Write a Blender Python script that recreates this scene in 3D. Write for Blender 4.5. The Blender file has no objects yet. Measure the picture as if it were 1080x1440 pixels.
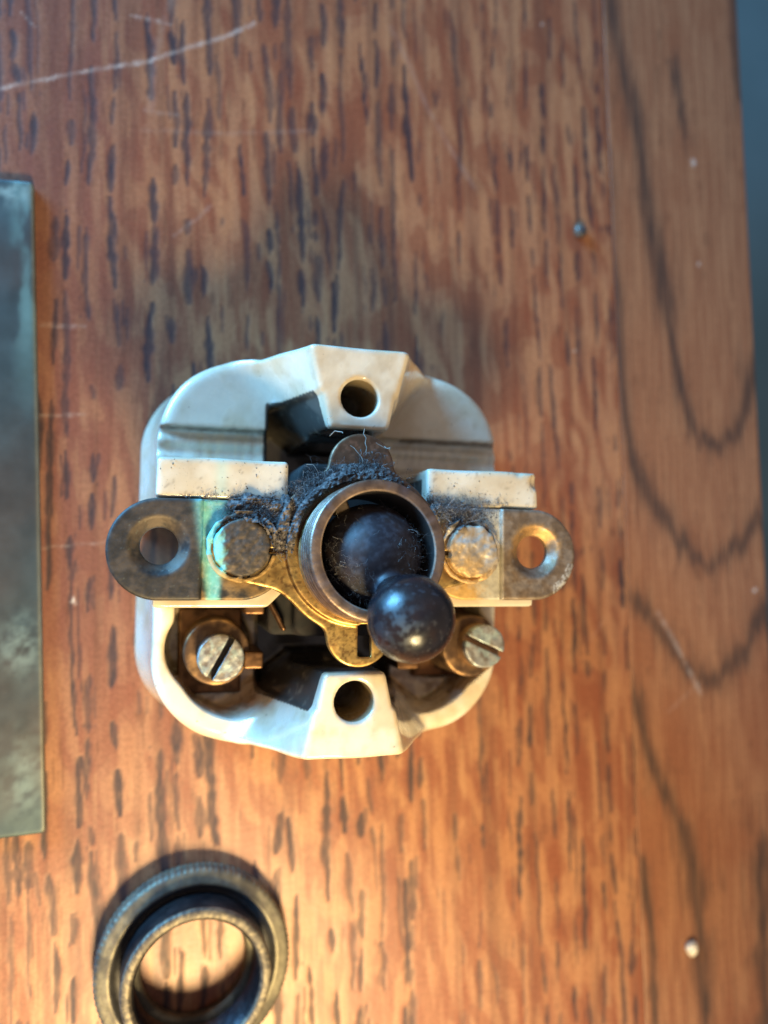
import bpy, math
import numpy as np
from mathutils import Matrix, Vector

MM = 0.001                      # all lengths below are millimetres
sc = bpy.context.scene
col = sc.collection
rng = np.random.default_rng(7)

# ------------------------------------------------------------------ camera
F_PX, NX, NY, HCAM = 1082.0, 235.0, 780.0, 138.0     # focal length (px of a 1080x1440 frame), foot of the plumb line, height


def unit(v):
    v = np.asarray(v, float)
    return v / np.linalg.norm(v)


_zw = -unit([(NX - 540) / F_PX, -(NY - 720) / F_PX, -1.0])
_xw = unit(np.array([1.0, 0, 0]) - _zw[0] * _zw)
_yw = np.cross(_zw, _xw)
RCAM = np.array([_xw, _yw, _zw])


def at(px, py, z=0.0):
    """point of the place, height z, seen at a pixel (used to read sizes off the photograph)"""
    d = RCAM @ np.array([(px - 540) / F_PX, -(py - 720) / F_PX, -1.0])
    t = (z - HCAM) / d[2]
    return np.array([t * d[0], t * d[1], z])


cd = bpy.data.cameras.new('camera')
cam = bpy.data.objects.new('camera', cd)
col.objects.link(cam)
sc.camera = cam
M4 = Matrix([list(RCAM[0]) + [0], list(RCAM[1]) + [0], list(RCAM[2]) + [HCAM * MM], [0, 0, 0, 1]])
cam.matrix_world = M4
cd.sensor_fit = 'VERTICAL'
cd.sensor_height = 36.0
cd.sensor_width = 27.0
cd.lens = 36.0 * F_PX / 1440.0
cd.clip_start = 0.005
cd.clip_end = 20.0
cd.dof.use_dof = True
cd.dof.focus_distance = 0.105
cd.dof.aperture_fstop = 10.5

# ------------------------------------------------------------------ light
w = bpy.data.worlds.new('World')
sc.world = w
w.use_nodes = True
bg = w.node_tree.nodes['Background']
bg.inputs[0].default_value = (1.0, 0.86, 0.84, 1)
bg.inputs[1].default_value = 0.38


def area(name, direction, dist, aim, size, size_y, power, colour, shape='RECTANGLE'):
    l = bpy.data.lights.new(name, 'AREA')
    l.shape = shape
    l.size = size * MM
    if shape == 'RECTANGLE':
        l.size_y = size_y * MM
    l.energy = power
    l.color = colour
    o = bpy.data.objects.new(name, l)
    col.objects.link(o)
    d = Vector(unit(direction))
    o.location = (Vector(aim) + d * dist) * MM
    o.rotation_euler = d.to_track_quat('Z', 'Y').to_euler()
    return o


lamp = area('desk_lamp', (0.16, -0.50, 0.85), 215, (-12, -78, 0), 64, 64, 0.56, (1.0, 0.76, 0.38), 'DISK')
lamp.data.spread = math.radians(88)
area('window_light', (-0.72, 0.66, 0.20), 800, (25, 0, 10), 440, 380, 34.0, (0.15, 0.52, 1.0))

sc.render.engine = 'CYCLES'
sc.view_settings.view_transform = 'Standard'
sc.view_settings.look = 'None'
sc.view_settings.exposure = -0.30
sc.view_settings.gamma = 1.0

# ------------------------------------------------------------------ numpy helpers


def _h(ix, iy, iz, seed):
    n = (ix.astype(np.int64) * 374761393 + iy.astype(np.int64) * 668265263 + iz.astype(np.int64) * 2147483647 + seed * 1274126177) & 0xFFFFFFFF
    n = ((n ^ (n >> 13)) * 1274126177) & 0xFFFFFFFF
    n = ((n ^ (n >> 16)) * 2246822519) & 0xFFFFFFFF
    n = n ^ (n >> 15)
    return (n & 0xFFFFFF).astype(np.float64) / 0xFFFFFF


def vn(x, y, z=None, seed=0):
    """value noise 0..1"""
    x = np.asarray(x, float)
    y = np.asarray(y, float) + 0 * x
    fx, fy = np.floor(x), np.floor(y)
    tx, ty = x - fx, y - fy
    tx = tx * tx * (3 - 2 * tx)
    ty = ty * ty * (3 - 2 * ty)
    if z is None:
        z0 = np.zeros_like(fx)
        a = _h(fx, fy, z0, seed); b = _h(fx + 1, fy, z0, seed)
        c = _h(fx, fy + 1, z0, seed); d = _h(fx + 1, fy + 1, z0, seed)
        return (a * (1 - tx) + b * tx) * (1 - ty) + (c * (1 - tx) + d * tx) * ty
    z = np.asarray(z, float) + 0 * x
    fz = np.floor(z)
    tz = z - fz
    tz = tz * tz * (3 - 2 * tz)
    out = 0
    for k, wk in ((0, 1 - tz), (1, tz)):
        a = _h(fx, fy, fz + k, seed); b = _h(fx + 1, fy, fz + k, seed)
        c = _h(fx, fy + 1, fz + k, seed); d = _h(fx + 1, fy + 1, fz + k, seed)
        out = out + wk * ((a * (1 - tx) + b * tx) * (1 - ty) + (c * (1 - tx) + d * tx) * ty)
    return out


def fbm(x, y, z=None, seed=0, o=4):
    s, a, t = 0, 0.5, 0
    for i in range(o):
        k = 2.03 ** i
        s = s + a * vn(x * k, y * k, None if z is None else z * k, seed + i * 17)
        t += a
        a *= 0.5
    return s / t


def sst(a, b, x):
    t = np.clip((x - a) / (b - a), 0, 1)
    return t * t * (3 - 2 * t)


def mix(a, b, t):
    t = np.asarray(t)[..., None]
    return np.asarray(a) * (1 - t) + np.asarray(b) * t


def smax(a, b, k):
    h = np.clip(0.5 + 0.5 * (a - b) / k, 0, 1)
    return b * (1 - h) + a * h + k * h * (1 - h)


def smin(a, b, k):
    return -smax(-a, -b, k)


def rrect(x, y, hx, hy, r):
    qx = np.abs(x) - hx + r
    qy = np.abs(y) - hy + r
    return np.hypot(np.maximum(qx, 0), np.maximum(qy, 0)) + np.minimum(np.maximum(qx, qy), 0) - r


def obj(name, mesh, mat=None, parent=None):
    o = bpy.data.objects.new(name, mesh)
    col.objects.link(o)
    if mat is not None:
        mesh.materials.append(mat)
    if parent is not None:
        o.parent = parent
    return o


def empty(name, loc, rz=0.0):
    o = bpy.data.objects.new(name, None)
    o.empty_display_size = 0.01
    col.objects.link(o)
    o.location = Vector(loc) * MM
    o.rotation_euler = (0, 0, rz)
    return o


def tag(o, label=None, cat=None, group=None, kind=None):
    if label: o['label'] = label
    if cat: o['category'] = cat
    if group: o['group'] = group
    if kind: o['kind'] = kind
    return o


def mesh_np(name, V, Fq, smooth=True, col_=None, rough=None, metal=None):
    me = bpy.data.meshes.new(name)
    V = np.asarray(V, np.float32) * MM
    Fq = np.asarray(Fq, np.int32)
    n, k = Fq.shape
    me.vertices.add(len(V))
    me.vertices.foreach_set('co', V.ravel())
    me.loops.add(n * k)
    me.loops.foreach_set('vertex_index', Fq.ravel())
    me.polygons.add(n)
    me.polygons.foreach_set('loop_start', np.arange(0, n * k, k, dtype=np.int32))
    me.update(calc_edges=True)
    me.polygons.foreach_set('use_smooth', np.full(n, smooth, dtype=bool))
    if col_ is not None:
        a = me.color_attributes.new('Tint', 'FLOAT_COLOR', 'POINT')
        c = np.ones((len(V), 4), np.float32)
        c[:, :3] = col_
        a.data.foreach_set('color', c.ravel())
    for nm, v in (('Rough', rough), ('Metal', metal)):
        if v is not None:
            a = me.attributes.new(nm, 'FLOAT', 'POINT')
            a.data.foreach_set('value', (np.zeros(len(V)) + v).astype(np.float32))
    me.validate()
    return me


def nets(sdf, lo, hi, h):
    """naive surface nets of a signed distance function; returns verts, quads"""
    lo = np.array(lo, float) - 2 * h
    n = np.ceil((np.array(hi, float) + 2 * h - lo) / h).astype(int) + 1
    xs = [lo[i] + h * np.arange(n[i]) for i in range(3)]
    X, Y, Z = np.meshgrid(*xs, indexing='ij', sparse=True)
    D = sdf(X + 0 * Y + 0 * Z, Y + 0 * X + 0 * Z, Z + 0 * X + 0 * Y)
    S = D < 0
    c = [S[i:n[0] - 1 + i, j:n[1] - 1 + j, k:n[2] - 1 + k] for i in (0, 1) for j in (0, 1) for k in (0, 1)]
    cnt = sum(a.astype(np.int8) for a in c)
    act = (cnt > 0) & (cnt < 8)
    I = np.argwhere(act)
    idx = -np.ones(act.shape, np.int64)
    idx[act] = np.arange(len(I))
    acc = np.zeros((len(I), 3))
    num = np.zeros(len(I))
    offs = [(i, j, k) for i in (0, 1) for j in (0, 1) for k in (0, 1)]
    vals = [D[I[:, 0] + o[0], I[:, 1] + o[1], I[:, 2] + o[2]] for o in offs]
    for a in range(8):
        for b in range(a + 1, 8):
            df = np.array(offs[b]) - np.array(offs[a])
            if abs(df).sum() != 1:
                continue
            m = (vals[a] < 0) != (vals[b] < 0)
            t = np.zeros(len(I))
            t[m] = vals[a][m] / (vals[a][m] - vals[b][m])
            acc += m[:, None] * (np.array(offs[a]) + t[:, None] * df)
            num += m
    V = lo + h * (I + acc / num[:, None])
    Q = []
    for ax in range(3):
        u, v = (ax + 1) % 3, (ax + 2) % 3
        sl0 = [slice(0, n[i] - 1) if i == ax else slice(1, n[i] - 1) for i in range(3)]
        sl1 = list(sl0)
        sl1[ax] = slice(1, n[ax])
        A, B = S[tuple(sl0)], S[tuple(sl1)]
        for flip, m in ((False, A & ~B), (True, ~A & B)):
            E = np.argwhere(m)
            if not len(E):
                continue
            E = E + np.array([0 if i == ax else 1 for i in range(3)])
            du = np.zeros(3, int); du[u] = 1
            dv = np.zeros(3, int); dv[v] = 1
            q = [idx[tuple((E - a * du - b * dv).T)] for a, b in ((1, 1), (0, 1), (0, 0), (1, 0))]
            q = np.stack(q, 1)
            Q.append(q[:, ::-1] if flip else q)
    return V, np.concatenate(Q)


def lathe(prof, n=96, rad=None, close=True):
    """profile [(r, z)], revolved; rad(theta, i) scales nothing, adds to r"""
    prof = np.array(prof, float)
    pts = []
    for k in range(len(prof) if close else len(prof) - 1):      # even out the profile so that colour varies along it too
        p, q = prof[k], prof[(k + 1) % len(prof)]
        ns = max(1, int(np.hypot(*(q - p)) / 0.35))
        pts += [p + (q - p) * i / ns for i in range(ns)]
    if not close: pts.append(prof[-1])
    prof = np.array(pts)
    m = len(prof)
    th = np.arange(n) * 2 * math.pi / n
    r = prof[:, 0][:, None] + (0 if rad is None else rad(th[None, :], prof))
    V = np.stack([r * np.cos(th), r * np.sin(th), prof[:, 1][:, None] + 0 * th], -1).reshape(-1, 3)
    i = np.arange(m if close else m - 1)
    j = np.arange(n)
    I, J = np.meshgrid(i, j, indexing='ij')
    a = I * n + J
    b = I * n + (J + 1) % n
    c = ((I + 1) % m) * n + (J + 1) % n
    d = ((I + 1) % m) * n + J
    return V, np.stack([a, b, c, d], -1).reshape(-1, 4)


# ------------------------------------------------------------------ materials


def attr_mat(name, noise=0.15, scale=900.0, bump=0.0, bump_scale=2500.0, coat=0.0, spec=0.5, sss=0.0, rvar=0.0, speck=0.0, speck_col=(0.02, 0.015, 0.01)):
    m = bpy.data.materials.new(name)
    m.use_nodes = True
    nt = m.node_tree
    N, L = nt.nodes, nt.links
    b = N['Principled BSDF']
    at_ = N.new('ShaderNodeAttribute'); at_.attribute_name = 'Tint'
    ro = N.new('ShaderNodeAttribute'); ro.attribute_name = 'Rough'
    me = N.new('ShaderNodeAttribute'); me.attribute_name = 'Metal'
    tc = N.new('ShaderNodeTexCoord')
    nz = N.new('ShaderNodeTexNoise'); nz.inputs['Scale'].default_value = scale; nz.inputs['Detail'].default_value = 6
    L.new(tc.outputs['Object'], nz.inputs['Vector'])
    mr = N.new('ShaderNodeMapRange')
    mr.inputs['From Min'].default_value = 0.3; mr.inputs['From Max'].default_value = 0.7
    mr.inputs['To Min'].default_value = 1 - noise; mr.inputs['To Max'].default_value = 1 + noise
    L.new(nz.outputs['Fac'], mr.inputs['Value'])
    mul = N.new('ShaderNodeVectorMath'); mul.operation = 'SCALE'
    L.new(at_.outputs['Color'], mul.inputs[0]); L.new(mr.outputs[0], mul.inputs['Scale'])
    out = mul.outputs[0]
    if speck:
        vz = N.new('ShaderNodeTexNoise'); vz.inputs['Scale'].default_value = scale * 2.2; vz.inputs['Detail'].default_value = 3
        L.new(tc.outputs['Object'], vz.inputs['Vector'])
        r2 = N.new('ShaderNodeMapRange')
        r2.inputs['From Min'].default_value = 0.70; r2.inputs['From Max'].default_value = 0.76; r2.inputs['To Max'].default_value = speck
        L.new(vz.outputs['Fac'], r2.inputs['Value'])
        mx = N.new('ShaderNodeMix'); mx.data_type = 'RGBA'
        L.new(r2.outputs[0], mx.inputs['Factor']); L.new(out, mx.inputs['A']); mx.inputs['B'].default_value = (*speck_col, 1)
        out = mx.outputs['Result']
    L.new(out, b.inputs['Base Color'])
    if rvar:
        ad = N.new('ShaderNodeMath'); ad.operation = 'MULTIPLY_ADD'
        L.new(nz.outputs['Fac'], ad.inputs[0]); ad.inputs[1].default_value = rvar
        sb = N.new('ShaderNodeMath'); sb.operation = 'SUBTRACT'; L.new(ro.outputs['Fac'], sb.inputs[0]); sb.inputs[1].default_value = rvar * 0.5
        L.new(sb.outputs[0], ad.inputs[2]); L.new(ad.outputs[0], b.inputs['Roughness'])
    else:
        L.new(ro.outputs['Fac'], b.inputs['Roughness'])
    L.new(me.outputs['Fac'], b.inputs['Metallic'])
    b.inputs['Specular IOR Level'].default_value = spec
    b.inputs['Coat Weight'].default_value = coat
    b.inputs['Coat Roughness'].default_value = 0.09
    if sss:
        b.inputs['Subsurface Weight'].default_value = sss
        b.inputs['Subsurface Radius'].default_value = (1.0, 0.7, 0.45)
        b.inputs['Subsurface Scale'].default_value = 0.0012
    if bump:
        n2 = N.new('ShaderNodeTexNoise'); n2.inputs['Scale'].default_value = bump_scale; n2.inputs['Detail'].default_value = 4
        L.new(tc.outputs['Object'], n2.inputs['Vector'])
        bp = N.new('ShaderNodeBump'); bp.inputs['Strength'].default_value = bump; bp.inputs['Distance'].default_value = 0.0002
        L.new(n2.outputs['Fac'], bp.inputs['Height']); L.new(bp.outputs[0], b.inputs['Normal'])
    return m


def plain(name, c, rough=0.5, metal=0.0):
    m = bpy.data.materials.new(name)
    m.use_nodes = True
    b = m.node_tree.nodes['Principled BSDF']
    b.inputs['Base Color'].default_value = (*c, 1)
    b.inputs['Roughness'].default_value = rough
    b.inputs['Metallic'].default_value = metal
    return m


M_WOOD = attr_mat('varnished_oak', noise=0.14, scale=1500, bump=0.12, bump_scale=900, spec=0.35, rvar=0.12)
M_PORC = attr_mat('glazed_porcelain', noise=0.05, scale=500, bump=0.10, bump_scale=420, coat=1.0, sss=0.08, speck=0.55, speck_col=(0.16, 0.10, 0.05))
M_METAL = attr_mat('tarnished_metal', noise=0.20, scale=900, bump=0.22, bump_scale=2200, rvar=0.22)
M_BRASS = attr_mat('worn_brass', noise=0.22, scale=700, bump=0.22, bump_scale=1100, rvar=0.25, speck=0.7, speck_col=(0.05, 0.025, 0.01))
M_BAKE = attr_mat('dark_bakelite', noise=0.2, scale=700, bump=0.08, bump_scale=1800, rvar=0.12)
M_LINT = attr_mat('lint_and_dust', noise=0.3, scale=3000)
M_PATINA = attr_mat('patinated_brass', noise=0.12, scale=260, bump=0.08, bump_scale=500, rvar=0.2)

# ------------------------------------------------------------------ table top (two boards) and the floor beyond


def board_coords(x, y):
    return x + 0.028 * y          # the boards run a little askew


def seg_dist(X, Y, pts, sy=1.0):
    """distance to a polyline and the parameter along it"""
    best = np.full(X.shape, 1e9)
    par = np.zeros(X.shape)
    tot = 0.0
    for (x0, y0), (x1, y1) in zip(pts[:-1], pts[1:]):
        dx, dy = x1 - x0, y1 - y0
        L2 = dx * dx + dy * dy
        t = np.clip(((X - x0) * dx + (Y - y0) * dy) / L2, 0, 1)
        d = np.hypot(X - x0 - t * dx, (Y - y0 - t * dy) * sy)
        m = d < best
        best[m] = d[m]
        par[m] = (tot + t * math.sqrt(L2))[m]
        tot += math.sqrt(L2)
    return best, par / tot


SEAM = 90.1          # in board coordinates
EDGE = 124.6
YLO, YHI, XLO = -240.0, 260.0, -230.0
THICK = 22.0


def axis(lo, a, b, hi, h, big=6.0):
    parts = []
    if lo < a: parts.append(np.arange(lo, a - big * 0.5, big))
    parts.append(np.arange(a, b, h))
    if hi > b: parts.append(np.arange(b + big * 0.5, hi, big))
    r = np.concatenate(parts + [[hi]])
    return np.unique(np.round(r, 4))


def plank_mesh(name, us, ys, colour_fn):
    U, Y = np.meshgrid(us, ys, indexing='ij')
    X = U - 0.028 * Y
    c, pore, rough = colour_fn(U, X, Y)
    Z = -0.05 * pore
    e = np.minimum(np.minimum(U - us[0], us[-1] - U), np.minimum(Y - ys[0], ys[-1] - Y))
    lim = 0.9 if us[-1] > 100 else 0.12
    eR = us[-1] - U
    Z = Z - np.where(eR < lim, lim - np.sqrt(np.maximum(lim ** 2 - (lim - eR) ** 2, 0)), 0)
    eL = U - us[0]
    Z = Z - np.where(eL < 0.12, 0.10, 0)
    nu, ny = U.shape
    V = np.stack([X, Y, Z], -1).reshape(-1, 3)
    i, j = np.meshgrid(np.arange(nu - 1), np.arange(ny - 1), indexing='ij')
    a = i * ny + j
    F = np.stack([a, a + ny, a + ny + 1, a + 1], -1).reshape(-1, 4)
    # skirt and underside
    ring = np.concatenate([np.arange(nu) * ny, (nu - 1) * ny + np.arange(1, ny), (np.arange(nu - 2, -1, -1)) * ny + ny - 1, np.arange(ny - 2, 0, -1)])
    low = V[ring].copy(); low[:, 2] = -THICK
    base = len(V)
    V = np.concatenate([V, low])
    k = np.arange(len(ring)); k2 = (k + 1) % len(ring)
    sk = np.stack([ring[k], base + k, base + k2, ring[k2]], -1)
    F = np.concatenate([F, sk])
    cf = c.reshape(-1, 3)
    cf = np.concatenate([cf, cf[ring]])
    rf = rough.reshape(-1)
    rf = np.concatenate([rf, rf[ring]])
    return mesh_np(name, V, F, True, cf, rf, 0.0)


PORE = np.array([0.032, 0.021, 0.026])


def px_line(pts, z=0.0):
    return [tuple(at(px, py, z)[:2]) for px, py in pts]


SCRATCH = [  # (pixels read off the photo, half width mm, strength)
    ([(0, 124), (60, 112), (120, 100), (210, 86), (265, 67), (310, 54), (358, 33)], 0.42, 0.75),
    ([(185, 22), (215, 28), (238, 34)], 0.35, 0.55), ([(212, 160), (215, 90), (228, 40), (240, 0)], 0.8, 0.13),
    ([(30, 18), (50, 38)], 0.25, 0.4), ([(925, 860), (950, 905), (985, 975)], 0.55, 0.45),
    ([(60, 457), (118, 459)], 0.3, 0.4), ([(52, 585), (118, 583)], 0.3, 0.32), ([(60, 770), (120, 765), (160, 762)], 0.25, 0.22),
    ([(200, 183), (320, 188), (440, 184)], 0.5, 0.12), ([(245, 332), (280, 305), (295, 290)], 0.4, 0.22), ([(550, 40), (575, 90), (600, 150), (640, 220), (668, 265)], 0.6, 0.17),
    ([(940, 1000), (985, 960)], 0.4, 0.2), ([(205, 155), (250, 162)], 0.4, 0.25), ([(830, 900), (850, 870)], 0.2, 0.2),
]
SPECKS = [(975, 228, 0.6), (983, 371, 0.35), (762, 34, 0.35), (808, 494, 0.3), (104, 845, 0.4), (1062, 830, 0.5)]


def scratches(X, Y, c):
    wob = 0.25 * (vn(X * 1.3, Y * 1.3, seed=91) - 0.5)
    for pts, hw, s in SCRATCH:
        p = px_line(pts)
        xs = [q[0] for q in p]; ys = [q[1] for q in p]
        m = (X > min(xs) - 2) & (X < max(xs) + 2) & (Y > min(ys) - 2) & (Y < max(ys) + 2)
        if not m.any(): continue
        d, t = seg_dist(X[m] + wob[m], Y[m] - wob[m], p)
        a = s * (1 - sst(hw * 0.3, hw * 1.25, d)) * (0.15 + 1.2 * vn(t * 30, t * 0 + hw * 9, seed=5)) * (0.5 + 0.6 * vn(X[m] * 4, Y[m] * 4, seed=8))
        c[m] = mix(c[m], [0.55, 0.47, 0.42], np.clip(0.7 * a, 0, 0.9))
    for px, py, r in SPECKS:
        q = at(px, py)
        d = np.hypot(X - q[0], (Y - q[1]) * 0.7) * (0.6 + 0.9 * vn(X * 2.2, Y * 2.2, seed=77))
        m = d < r * 1.6
        c[m] = mix(c[m], [0.60, 0.52, 0.45], 0.75 * (1 - sst(r * 0.4, r * 1.2, d[m])))
    return c


def left_board(U, X, Y):
    g = np.random.default_rng(21)
    streak = fbm(U * 0.9, Y * 0.045, seed=3)
    fine = vn(U * 3.2, Y * 0.16, seed=11)
    broad = fbm(U * 0.035, Y * 0.018, seed=9, o=3)
    blot = fbm(U * 0.16, Y * 0.07, seed=19, o=4)
    c = mix([0.375, 0.178, 0.084], [0.270, 0.100, 0.047], sst(0.33, 0.67, streak))
    c = mix(c, [0.47, 0.255, 0.115], 0.6 * sst(0.55, 0.8, fine) * sst(0.4, 0.62, blot))
    c = mix(c, [0.205, 0.058, 0.026], 0.55 * sst(0.52, 0.75, blot))
    # medullary flecks: short slanting reddish tongues
    fl = vn(U * 0.55 + Y * 0.10 + 2.2 * vn(U * 0.2, Y * 0.1, seed=41), Y * 0.14 - U * 0.05, seed=42)
    c = mix(c, [0.225, 0.066, 0.030], 0.55 * sst(0.60, 0.72, fl))
    c = mix(c, [0.44, 0.215, 0.095], 0.5 * sst(0.60, 0.75, 1 - fl))
    # greyer, browner towards the far left
    c = mix(c, [0.160, 0.074, 0.058], 0.7 * sst(18, -30, U + 26 * (broad - 0.5)) * sst(-75, -10, Y + 30 * (blot - .5)))
    pore = np.zeros(U.shape)
    u0, v0 = U[0, 0], Y[0, 0]
    us, ys = U[:, 0], Y[0, :]
    # dark pores: broken dashes in loose columns
    x = us[0]
    k = 0
    while x < us[-1]:
        inview = -45 < x < 130
        drift = (g.random() - 0.5) * 0.02
        ph = g.random() * 100
        y = ys[0] + g.random() * 8
        strong = g.random() < 0.74
        seg = 0
        while y < ys[-1]:
            ln = g.gamma(2.2, 3.8) + 1.5 if strong else g.gamma(1.6, 2.0) + 0.8
            wd = (0.30 + 0.42 * g.random()) * (1.0 if strong else 0.55)
            wd *= 1.2 if x < 30 else (1.05 if x < 55 else 0.8)
            ln *= 1.12
            st = (0.65 + 0.45 * g.random()) * (1.0 if strong else 0.7)
            i0, i1 = np.searchsorted(us, [x - 2.6, x + 2.6]); j0, j1 = np.searchsorted(ys, [y - 0.5, y + ln + 0.5])
            if i1 > i0 and j1 > j0 and g.random() < (0.86 if strong else 0.6):
                uu, yy = U[i0:i1, j0:j1], Y[i0:i1, j0:j1]
                cx = x + drift * (yy - y) + 1.1 * (vn(yy * 0.035 + ph, yy * 0, seed=31) - 0.5) * 2 + 0.5 * (vn(yy * 0.3, yy * 0 + k, seed=32) - 0.5) + (g.random() - 0.5) * 0.5
                t = np.clip((yy - y) / ln, 0, 1)
                prof = np.power(np.clip(4 * t * (1 - t), 0, 1), 0.35) * (0.55 + 0.9 * vn(yy * 0.7, yy * 0 + k * 3.3, seed=33))
                a = st * (1 - sst(wd * 0.45, wd * 1.5, np.abs(uu - cx) / np.maximum(prof, 0.05)))
                pore[i0:i1, j0:j1] = np.maximum(pore[i0:i1, j0:j1], a)
                for q in range(g.integers(0, 3)):      # finer pores huddled beside the big one
                    o_, t0, tl = g.normal() * 1.0, g.random() * 0.7, 0.35 + 0.5 * g.random()
                    t2 = np.clip((t - t0) / tl, 0, 1)
                    p2 = np.power(np.clip(4 * t2 * (1 - t2), 0, 1), 0.5)
                    a = 0.75 * st * (1 - sst(wd * 0.15, wd * 0.8, np.abs(uu - cx - o_) / np.maximum(p2, 0.05)))
                    pore[i0:i1, j0:j1] = np.maximum(pore[i0:i1, j0:j1], a)
            y += ln + (g.gamma(1.5, 2.0) + 0.4 if strong else g.gamma(2, 4.5))
            seg += 1
        x += 1.8 + g.random() * 2.2
        k += 1
    pore = np.clip(pore * (0.68 + 0.45 * vn(U * 4, Y * 0.7, seed=52)), 0, 1)
    run = sst(0.60, 0.85, vn(U * 0.62 + 0.5 * vn(U * 0.1, Y * 0.03, seed=71), Y * 0.02, seed=72)) * (0.35 + 0.9 * vn(U * 2.2, Y * 0.12, seed=73))
    c = mix(c, [0.135, 0.052, 0.030], np.clip(0.5 * run, 0, 0.6))
    # faint hair-fine pores everywhere
    hair = sst(0.74, 0.9, vn(U * 2.6, Y * 0.22, seed=61)) * sst(0.45, 0.6, vn(U * 0.8, Y * 0.12, seed=62))
    c = mix(c, [0.12, 0.045, 0.025], 0.5 * hair)
    c = mix(c, PORE, np.clip(pore * 0.93, 0, 1))
    c = scratches(X, Y, c * np.array([0.84, 0.81, 0.86]))
    rough = 0.42 + 0.10 * (blot - 0.5) + 0.2 * pore
    return c, pore, rough


CATH = [  # dark late-wood lines of the flat-sawn board, pixels read off the photo: (points, half width mm)
    ([(853, -60), (862, 30), (876, 95), (893, 150), (903, 225), (912, 300), (925, 370), (938, 430), (948, 500), (960, 560), (978, 605), (1003, 627), (1032, 612), (1048, 580), (1056, 535), (1061, 480)], 0.85),
    ([(851, 235), (858, 330), (864, 420), (872, 520), (880, 590), (893, 655), (915, 705), (945, 745), (975, 778), (1003, 792), (1033, 772), (1058, 742), (1080, 715), (1100, 690)], 0.75),
    ([(884, 822), (898, 850), (925, 885), (955, 925), (985, 948), (1015, 950), (1045, 920), (1060, 890), (1082, 850), (1100, 800)], 0.8),
    ([(886, 955), (897, 1000), (912, 1060), (935, 1115), (962, 1165), (977, 1225), (982, 1290), (988, 1360), (996, 1460)], 0.8),
    ([(902, 1205), (908, 1260), (916, 1330), (922, 1460)], 0.5),
    ([(1074, 1160), (1071, 1250), (1074, 1350), (1076, 1460)], 0.9),
    ([(1030, -60), (1033, 60), (1038, 130), (1041, 155)], 0.5),
    ([(945, 80), (958, 140), (960, 190)], 0.5),
]


def right_board(U, X, Y):
    fine = vn(U * 4.5, Y * 0.10, seed=111)
    fine2 = vn(U * 9.0, Y * 0.25, seed=112)
    blot = fbm(U * 0.13, Y * 0.05, seed=119, o=4)
    c = mix([0.38, 0.186, 0.088], [0.285, 0.121, 0.057], sst(0.25, 0.75, fine))
    c = mix(c, [0.25, 0.085, 0.036], 0.5 * sst(0.5, 0.75, blot))
    c = mix(c, [0.24, 0.09, 0.04], 0.3 * sst(0.5, 0.9, fine2))
    pore = np.zeros(U.shape)
    jag = 4.5 * (vn(U * 2.2, Y * 0.015, seed=131) - 0.5) + 3.2 * (vn(U * 1.0 / 0.36 * 1.9, Y * 0.03, seed=132) - 0.5)
    jx = 0.6 * (vn(U * 0.2, Y * 0.12, seed=133) - 0.5)
    for pts, hw in CATH:
        p = px_line(pts)
        xs = [q[0] for q in p]; ys = [q[1] for q in p]
        m = (X > min(xs) - 5) & (X < max(xs) + 5) & (Y > min(ys) - 7) & (Y < max(ys) + 7)
        if not m.any(): continue
        d, t = seg_dist(X[m] + jx[m], Y[m] + jag[m], p)
        wv = hw * 2.1 * (0.45 + 1.0 * vn(t * 13, t * 0 + hw * 31, seed=140))
        a = (1 - sst(wv * 0.15, wv * 1.9, d)) * (0.55 + 0.65 * vn(U[m] * 3.5, Y[m] * 0.22, seed=141)) * sst(0.0, 0.06, t) * sst(1.0, 0.94, t)
        a = np.maximum(a, 0.45 * (1 - sst(wv, wv * 4.0, d)) * sst(0.4, 0.8, vn(U[m] * 4.2, Y[m] * 0.12, seed=143)))
        pore[m] = np.maximum(pore[m], a)
    hair = sst(0.72, 0.9, vn(U * 3.2, Y * 0.25, seed=161)) * sst(0.5, 0.65, vn(U * 0.7, Y * 0.1, seed=162))
    c = mix(c, [0.14, 0.06, 0.03], 0.5 * hair)
    c = mix(c, [0.062, 0.036, 0.026], np.clip(pore * 0.92, 0, 0.95))
    c = scratches(X, Y, c * np.array([0.82, 0.79, 0.83]))
    rough = 0.44 + 0.10 * (blot - 0.5) + 0.15 * pore
    return c, pore * 0.5, rough


table = empty('table_top', (0, 0, 0))
tag(table, kind='structure')
ys = axis(YLO, -104, 131, YHI, 0.42)
obj('plank', plank_mesh('plank', axis(XLO, -36, SEAM, SEAM, 0.36), ys, left_board), M_WOOD, table)
obj('plank', plank_mesh('plank', np.unique(np.concatenate([np.arange(SEAM + 0.06, EDGE - 1, 0.34), EDGE - np.array([0.9, 0.7, 0.5, 0.35, 0.2, 0.1, 0.04, 0])])), ys, right_board), M_WOOD, table)


def floor_mat():
    m = plain('dark_teal_floor', (0.05, 0.09, 0.10), 0.7)
    nt = m.node_tree
    N, L = nt.nodes, nt.links
    tc = N.new('ShaderNodeTexCoord')
    nz = N.new('ShaderNodeTexNoise'); nz.inputs['Scale'].default_value = 14; nz.inputs['Detail'].default_value = 6
    L.new(tc.outputs['Object'], nz.inputs['Vector'])
    cr = N.new('ShaderNodeValToRGB')
    cr.color_ramp.elements[0].position = 0.3; cr.color_ramp.elements[0].color = (0.05, 0.088, 0.09, 1)
    cr.color_ramp.elements[1].position = 0.75; cr.color_ramp.elements[1].color = (0.085, 0.13, 0.135, 1)
    L.new(nz.outputs['Fac'], cr.inputs[0]); L.new(cr.outputs[0], N['Principled BSDF'].inputs['Base Color'])
    return m


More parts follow.
